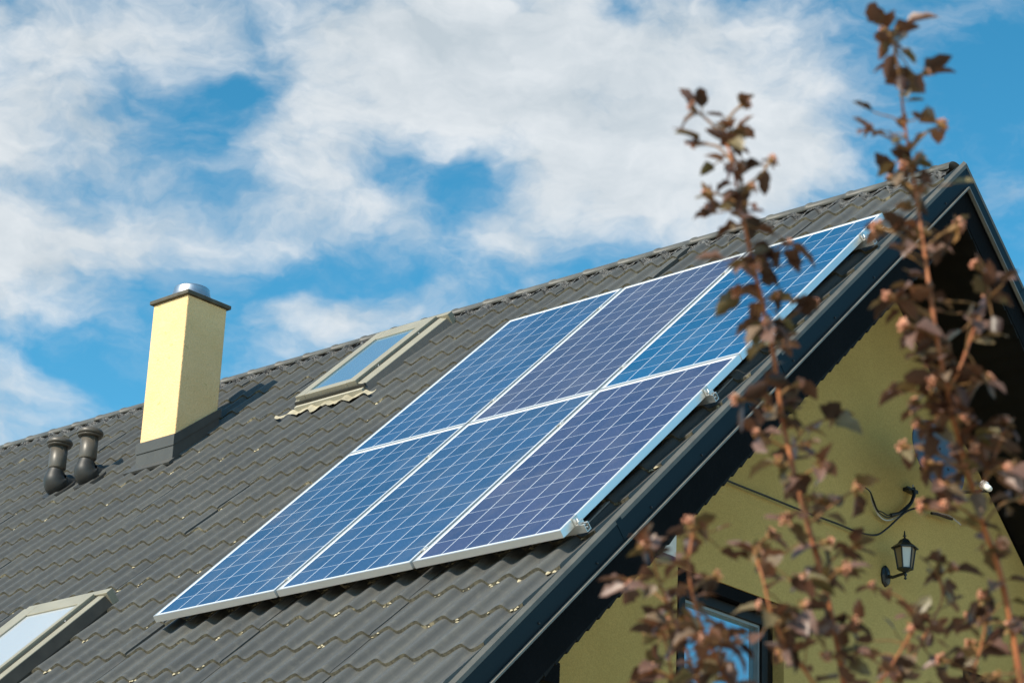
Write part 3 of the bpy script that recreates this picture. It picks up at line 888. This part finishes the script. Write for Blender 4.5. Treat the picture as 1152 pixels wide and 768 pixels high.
BUDS = [(780,122),(836,117),(784,162),(830,148),(867,181),(844,212),(798,217),(806,231),(835,238),(885,274),(832,329),(915,341),(876,385),(1004,335),(1020,366,1.5),(830,449),
 (1023,184,1.2),(989,256),(1075,256,1.2),(1001,335),(1110,330),(1003,200),(1040,82),(996,35),(980,146),(1059,142),(1019,188),(1018,30),
 (935,469),(1018,439),(1018,502,1.2),(1131,475,1.1),(1056,390),(1051,430),(1064,432),(879,519),(1111,426),(963,549),(963,614,1.1),(931,609),(1040,570,1.2),(1064,569,1.1),(1133,525,1.1),
 (1125,611,1.3),(1070,639),(866,602,1.1),(899,652),(903,681),(889,696),(879,733,1.1),(931,738),(1009,760,1.2),(1026,707),(1061,742,1.1),(1094,726,1.1),(1141,706,1.3),(1104,670),(1091,692),
 (777,588,1.1),(727,606,1.2),(852,623,1.2),(804,647),(711,658),(742,708,1.1),(755,703,1.1),(772,692),(789,718),(816,721),(827,721),(772,760,1.2),(812,738),(857,681),(838,770),(735,752),(1120,760),(960,700),(985,660),(870,332),(850,300),(862,362),(897,432),(866,458),(906,502),(926,524),(852,486),(912,562),(884,584),(930,566),(950,640),(1035,478),(1046,520,1.1),(1075,500),(1060,545),(1085,530),(1032,455,1.1),(1072,462),(1095,505),(1085,470),(1048,410),(1146,560),(1100,300)]
rnd = random.Random(21)
def pix_of(p):
    q = p - CAM; x, y, z = [sum(CAM_R[k][i]*q[i] for i in range(3)) for k in range(3)]
    return Vector((576 + FPX*x/z, 384 + FPX*y/z, z))
stems = []
for kind, pix, D0, r0, r1 in BR:
    pts = smooth([at(x, y, D0 + .05*math.sin(i*.8+x*.01)) for i, (x, y) in enumerate(pix)], 5)
    stems.append(dict(kind=kind, pts=pts, px=[pix_of(p) for p in pts], r0=r0*.68, r1=r1*.8, buds=[]))
for e in BUDS:
    x, y = e[0], e[1]; sz = e[2] if len(e) > 2 else 1.0
    best = None
    for si, st in enumerate(stems):
        for i, q in enumerate(st['px']):
            d = math.hypot(q.x-x, q.y-y); pen = d + (60 if q.y < y+.35*abs(q.x-x) else 0) + abs(q.y-y-.9*abs(q.x-x))*.5
            if best is None or pen < best[0]: best = (pen, si, i)
    stems[best[1]]['buds'].append((best[2], x, y, sz))
UP = Vector((0, 0, 1)); VIEW = Vector([CAM_R[2][i] for i in range(3)])
for st in stems:
    pts, px = st['pts'], st['px']
    g = SB + Vector((rnd.uniform(-.06, .06), rnd.uniform(-.06, .06), 0))
    low = pts[0]; mid = g.lerp(low, .5) + Vector((0, 0, .12))
    full = smooth([g, mid, low], 5)[:-1] + pts
    if px[0].y < 620:                      # a side shoot: starts on the tall stem behind it
        j = min(range(len(stems[1]['pts'])), key=lambda k: (stems[1]['px'][k].xy - px[0].xy).length)
        d0 = stems[1]['pts'][j] - pts[0]
        pts[:] = [p + d0*(1-k/(len(pts)-1)) for k, p in enumerate(pts)]; full = pts
    n = len(full); r0, r1 = st['r0'], st['r1']
    rads = [(r0*1.25 + (r1 - r0*1.25)*(i/(n-1)))*(1+.10*math.sin(i*2.1)) for i in range(n)]
    sb = MB(); lb = MB(); sb.tube(full, rads, 8); buds = []
    def lf(base, o2, L):
        pet = base + o2*rnd.uniform(.004, .011)
        sb.tube([base, pet], [.0010, .0008], 5, mi=1, cap=False)
        leaf(lb, pet, o2, Vector((rnd.gauss(0, .5), rnd.gauss(0, .5), 1)), L, rnd.random(), rnd)
    for i, x, y, sz in st['buds']:
        p = pts[i]; q = px[i]
        c = at(x, y, q.z + rnd.uniform(-.05, .05)); L = (c-p).length
        d = (pts[min(i+1, len(pts)-1)] - pts[max(i-1, 0)]).normalized()
        m_ = p.lerp(c, .5) + d*L*.10 + Vector((rnd.gauss(0, .06), rnd.gauss(0, .06), rnd.gauss(0, .04)))*L
        tw = smooth([p, m_, c], 5)
        sb.tube(tw, [.0021 - .0006*k/(len(tw)-1) for k in range(len(tw))], 6, mi=1)
        ax = (c - m_).normalized(); buds.append((c + ax*.003, .0077*sz*rnd.uniform(.8, 1.15), ax))
        for k in range(rnd.choice([2, 2, 3, 3])):
            o2 = (ax*.25 + Vector((rnd.gauss(0, .8), rnd.gauss(0, .8), rnd.gauss(-.12, .42)))).normalized()
            lf(c - ax*rnd.uniform(.0, .012), o2, rnd.uniform(.026, .045))
        if L > .03:
            for k in range(rnd.choice([1, 2])):
                o2 = Vector((rnd.gauss(0, .8), rnd.gauss(0, .8), rnd.gauss(-.1, .5))).normalized()
                lf(tw[rnd.randint(2, len(tw)-3)], o2, rnd.uniform(.024, .040))
    acc = 0
    for i in range(1, len(pts)):
        acc += (pts[i]-pts[i-1]).length
        f = i/len(pts)
        if acc < (.0165 if px[i].y > 330 else .0125): continue
        acc = 0
        for k in range(rnd.choice([1, 2, 2, 2, 3])):
            o2 = Vector((rnd.gauss(0, .8), rnd.gauss(0, .8), rnd.gauss(-.05, .45))).normalized()
            b0_ = pts[i]
            if rnd.random() < .55:
                e_ = b0_ + o2*rnd.uniform(.012, .045); sb.tube([b0_, b0_.lerp(e_, .5) + UP*.003, e_], [.0013, .0011, .0009], 5, mi=1); b0_ = e_
            lf(b0_, o2, rnd.uniform(.022, .040)*(1-.08*f))
    d = (pts[-1]-pts[-3]).normalized()
    for k in range(5):
        o2 = (d*.5 + Vector((rnd.gauss(0, .7), rnd.gauss(0, .7), rnd.gauss(0, .5)))).normalized()
        lf(pts[-1] - d*rnd.uniform(0, .02), o2, rnd.uniform(.020, .032))
    so = sb.build('stem', [M['stem'], M['twig']], shrub)
    lb.build('foliage', M['leaf'], so)
    for c, r, ax in buds: bud(c, r, ax, rnd).build('bud_cluster', [M['bud'], M['twig']], so, origin=c)

# ------------------------------------------------------------------ sun and sky
SUN = Vector((.09, 1.0, -.84)).normalized()       # direction the light travels
EL = math.asin(-SUN.z); AZ = math.atan2(-SUN.x, -SUN.y)   # compass bearing of the sun, from +Y towards +X
ld = bpy.data.lights.new('sun', 'SUN'); ld.energy = 5.0; ld.angle = R(.55); ld.color = (1.0, .90, .74)
lo = bpy.data.objects.new('sun', ld); COL.objects.link(lo); lo.location = (0, -20, 30)
lo.rotation_euler = SUN.to_track_quat('-Z', 'Y').to_euler()

w = bpy.data.worlds.new('World'); sc.world = w; w.use_nodes = True
nt = w.node_tree; N_, L_ = nt.nodes, nt.links
bg = N_['Background']; bg.inputs['Strength'].default_value = .10
sky = N_.new('ShaderNodeTexSky'); sky.sky_type = 'NISHITA'; sky.sun_disc = False
sky.sun_elevation = EL; sky.sun_rotation = AZ; sky.altitude = 200; sky.air_density = 1.0; sky.dust_density = .35; sky.ozone_density = 2.2
class W: pass
def wm(op, a, b=0.0, c=0.0):
    n = N_.new('ShaderNodeMath'); n.operation = op
    for s_, v in zip(n.inputs, (a, b, c)):
        if isinstance(v, (int, float)): s_.default_value = v
        else: L_.new(v, s_)
    return n.outputs[0]
def wmr(v, a, b, c=0.0, d=1.0):
    n = N_.new('ShaderNodeMapRange'); n.interpolation_type = 'SMOOTHSTEP'; L_.new(v, n.inputs['Value'])
    for k, q in (('From Min', a), ('From Max', b), ('To Min', c), ('To Max', d)): n.inputs[k].default_value = q
    return n.outputs[0]
tc = N_.new('ShaderNodeTexCoord'); sp = N_.new('ShaderNodeSeparateXYZ'); L_.new(tc.outputs['Generated'], sp.inputs[0])
az = wm('ARCTAN2', sp.outputs[0], sp.outputs[1]); el = wm('ARCSINE', sp.outputs[2])
cb = N_.new('ShaderNodeCombineXYZ'); L_.new(az, cb.inputs[0]); L_.new(el, cb.inputs[1])
AE = cb.outputs[0]
def azel(px, py):
    d = ray(px, py).normalized(); return math.atan2(d.x, d.y), math.asin(d.z)
def wnoise(scale, detail, rough, vec, sx=1.0, sy=1.0, dist=0.0, off=(0,0,0)):
    mp = N_.new('ShaderNodeMapping'); mp.inputs['Scale'].default_value = (sx, sy, 1); mp.inputs['Location'].default_value = off
    L_.new(vec, mp.inputs['Vector'])
    n = N_.new('ShaderNodeTexNoise'); n.inputs['Scale'].default_value = scale; n.inputs['Detail'].default_value = detail
    n.inputs['Roughness'].default_value = rough; n.inputs['Distortion'].default_value = dist
    L_.new(mp.outputs[0], n.inputs['Vector']); return n
# bend the coordinates so that the banks get ragged edges
wn = wnoise(9, 5, .6, AE, 1, 1.4)
vs = N_.new('ShaderNodeVectorMath'); vs.operation = 'SUBTRACT'; L_.new(wn.outputs['Color'], vs.inputs[0]); vs.inputs[1].default_value = (.5,.5,.5)
vm = N_.new('ShaderNodeVectorMath'); vm.operation = 'MULTIPLY_ADD'; L_.new(vs.outputs[0], vm.inputs[0]); vm.inputs[1].default_value = (.075,.05,0); L_.new(AE, vm.inputs[2])
WA = vm.outputs[0]
BANKS = [  # centre and half-axes of each bank (+) or gap (-), as seen from the garden
 (330,35,330,80,.85), (560,95,250,135,.95), (760,90,170,150,.75), (60,30,150,50,.60), (70,125,130,48,.80), (90,195,120,60,.80), (320,180,85,60,.65), (355,248,130,48,.80),
 (60,262,150,40,.90), (70,325,130,46,.95), (600,265,100,65,.45), (680,210,190,95,.75), (860,110,120,130,.40), (930,150,70,80,.30), (420,345,120,36,.85), (290,380,90,36,.70), (30,425,70,22,.75),
 (1075,14,45,9,.42), (100,455,90,20,.60), (560,300,60,40,.35), (120,300,220,130,.10), (480,330,160,90,.12),
 (185,82,66,24,-.30), (275,118,60,26,-.60), (225,160,40,44,-.68), (460,207,90,22,-.65), (30,205,60,18,-.40), (240,305,120,22,-.40), (690,14,22,18,-1.0), (1110,120,120,150,-.75), (925,60,60,60,.25),
 (150,405,190,40,-.32), (530,198,50,22,-.25), (515,262,32,42,-.45), (690,275,26,18,-.25), (650,150,36,20,-.25), (340,310,80,18,-.35), (240,235,40,40,-.35)]
def bank_sum(vec):
    acc = None
    for px, py, rx, ry, wt in BANKS:
        a0, e0 = azel(px, py); sx = FPX/rx*math.cos(e0)*.75; sy = FPX/ry*.75
        m = N_.new('ShaderNodeVectorMath'); m.operation = 'MULTIPLY_ADD'; L_.new(vec, m.inputs[0]); m.inputs[1].default_value = (sx, sy, 0); m.inputs[2].default_value = (-a0*sx, -e0*sy, 0)
        l = N_.new('ShaderNodeVectorMath'); l.operation = 'LENGTH'; L_.new(m.outputs[0], l.inputs[0])
        g = wmr(l.outputs['Value'], 0, 1.35, wt, 0)
        acc = g if acc is None else wm('ADD', acc, g)
    return acc
nz = wnoise(8.5, 9, .57, WA, 1, 1.7, 0).outputs['Fac']; nf = wnoise(27, 8, .58, WA, 1, 1.8, 0, (3,1,0)).outputs['Fac']
# the same noise a little way towards the sun: the difference shades the puffs
nzs = wnoise(8.5, 6, .57, WA, 1, 1.7, 0, (.010*8.5*.12, -.016*8.5*.20, 0)).outputs['Fac']
nfs = wnoise(27, 5, .58, WA, 1, 1.8, 0, (3+.05, 1-.09, 0)).outputs['Fac']
veil = wnoise(13, 8, .60, WA, 1, 2.2, 0, (7,3,0)).outputs['Fac']
elsewhere = wnoise(3.2, 8, .58, WA, 1, 2.0, .2, (5.2,2.0,0)).outputs['Fac']
# outside the banks near the house: loose scattered cloud over the rest of the sky
ac, ec = azel(500, 250)
m = N_.new('ShaderNodeVectorMath'); m.operation = 'MULTIPLY_ADD'; L_.new(AE, m.inputs[0]); m.inputs[1].default_value = (2.8, 4.6, 0); m.inputs[2].default_value = (-ac*2.8, -ec*4.6, 0)
l = N_.new('ShaderNodeVectorMath'); l.operation = 'LENGTH'; L_.new(m.outputs[0], l.inputs[0])
away = wmr(l.outputs['Value'], .9, 1.6)
den = bank_sum(WA)
den = wm('MULTIPLY', den, .64)
den = wm('ADD', den, wm('MULTIPLY', wm('SUBTRACT', nz, .5), 2.8))
den = wm('ADD', den, wm('MULTIPLY', wm('SUBTRACT', nf, .5), 1.6))
den = wm('ADD', den, wm('MULTIPLY', away, wm('MULTIPLY', wm('SUBTRACT', elsewhere, .635), 2.2)))
den = wmr(den, -.22, 1.05)
den = wm('MAXIMUM', den, wmr(veil, .47, .80, .0, .46))
up = wmr(el, -.02, .12); den = wm('MULTIPLY', den, up)
den = wm('MULTIPLY', den, .93)
# clear-air colour
hs = N_.new('ShaderNodeHueSaturation'); hs.inputs['Saturation'].default_value = 1.18; hs.inputs['Value'].default_value = 1.55; hs.inputs['Hue'].default_value = .470
# a polarised, deeper blue away from the horizon
g1 = N_.new('ShaderNodeVectorMath'); g1.operation = 'SCALE'; L_.new(sky.outputs[0], g1.inputs[0]); g1.inputs['Scale'].default_value = 1/4.5
g2 = N_.new('ShaderNodeGamma'); L_.new(g1.outputs[0], g2.inputs[0]); g2.inputs['Gamma'].default_value = 1.32
g3 = N_.new('ShaderNodeVectorMath'); g3.operation = 'SCALE'; L_.new(g2.outputs[0], g3.inputs[0]); g3.inputs['Scale'].default_value = 4.5
L_.new(g3.outputs[0], hs.inputs['Color'])
thick = wnoise(11, 6, .55, WA, 1, 1.6, 0, (1.7,4,0)).outputs['Fac']
cr = N_.new('ShaderNodeValToRGB'); cr.color_ramp.elements[0].position = .22; cr.color_ramp.elements[0].color = (.60,.67,.72,1); cr.color_ramp.elements[1].position = .80; cr.color_ramp.elements[1].color = (.90,.93,.95,1)
lit = wm('ADD', wm('MULTIPLY', wm('SUBTRACT', nz, nzs), .95), wm('MULTIPLY', wm('SUBTRACT', nf, nfs), .65))
L_.new(wm('ADD', thick, lit), cr.inputs[0])
sc_ = N_.new('ShaderNodeVectorMath'); sc_.operation = 'SCALE'; L_.new(cr.outputs[0], sc_.inputs[0]); sc_.inputs['Scale'].default_value = 8.0
mx = N_.new('ShaderNodeMix'); mx.data_type = 'RGBA'; L_.new(den, mx.inputs[0]); L_.new(hs.outputs[0], mx.inputs[6]); L_.new(sc_.outputs[0], mx.inputs[7])
L_.new(mx.outputs[2], bg.inputs['Color'])

# ------------------------------------------------------------------ camera
cd = bpy.data.cameras.new('camera'); cam = bpy.data.objects.new('camera', cd); COL.objects.link(cam)
r_, d_, f_ = [Vector(q) for q in CAM_R]
cam.matrix_world = Matrix(((r_.x, -d_.x, -f_.x, CAM.x), (r_.y, -d_.y, -f_.y, CAM.y), (r_.z, -d_.z, -f_.z, CAM.z), (0,0,0,1)))
cd.sensor_width = 36; cd.lens = FPX*36/1152; cd.clip_start = .1; cd.clip_end = 3000
cd.dof.use_dof = True; cd.dof.focus_distance = 14.5; cd.dof.aperture_fstop = cd.lens/(1000*.0092)
sc.camera = cam

sc.render.engine = 'CYCLES'
sc.cycles.use_denoising = True
sc.cycles.max_bounces = 6; sc.cycles.diffuse_bounces = 3; sc.cycles.glossy_bounces = 3; sc.cycles.transmission_bounces = 4
sc.cycles.sample_clamp_indirect = 6
vs_ = sc.view_settings; vs_.view_transform = 'Standard'; vs_.look = 'None'; vs_.exposure = .26; vs_.gamma = 1
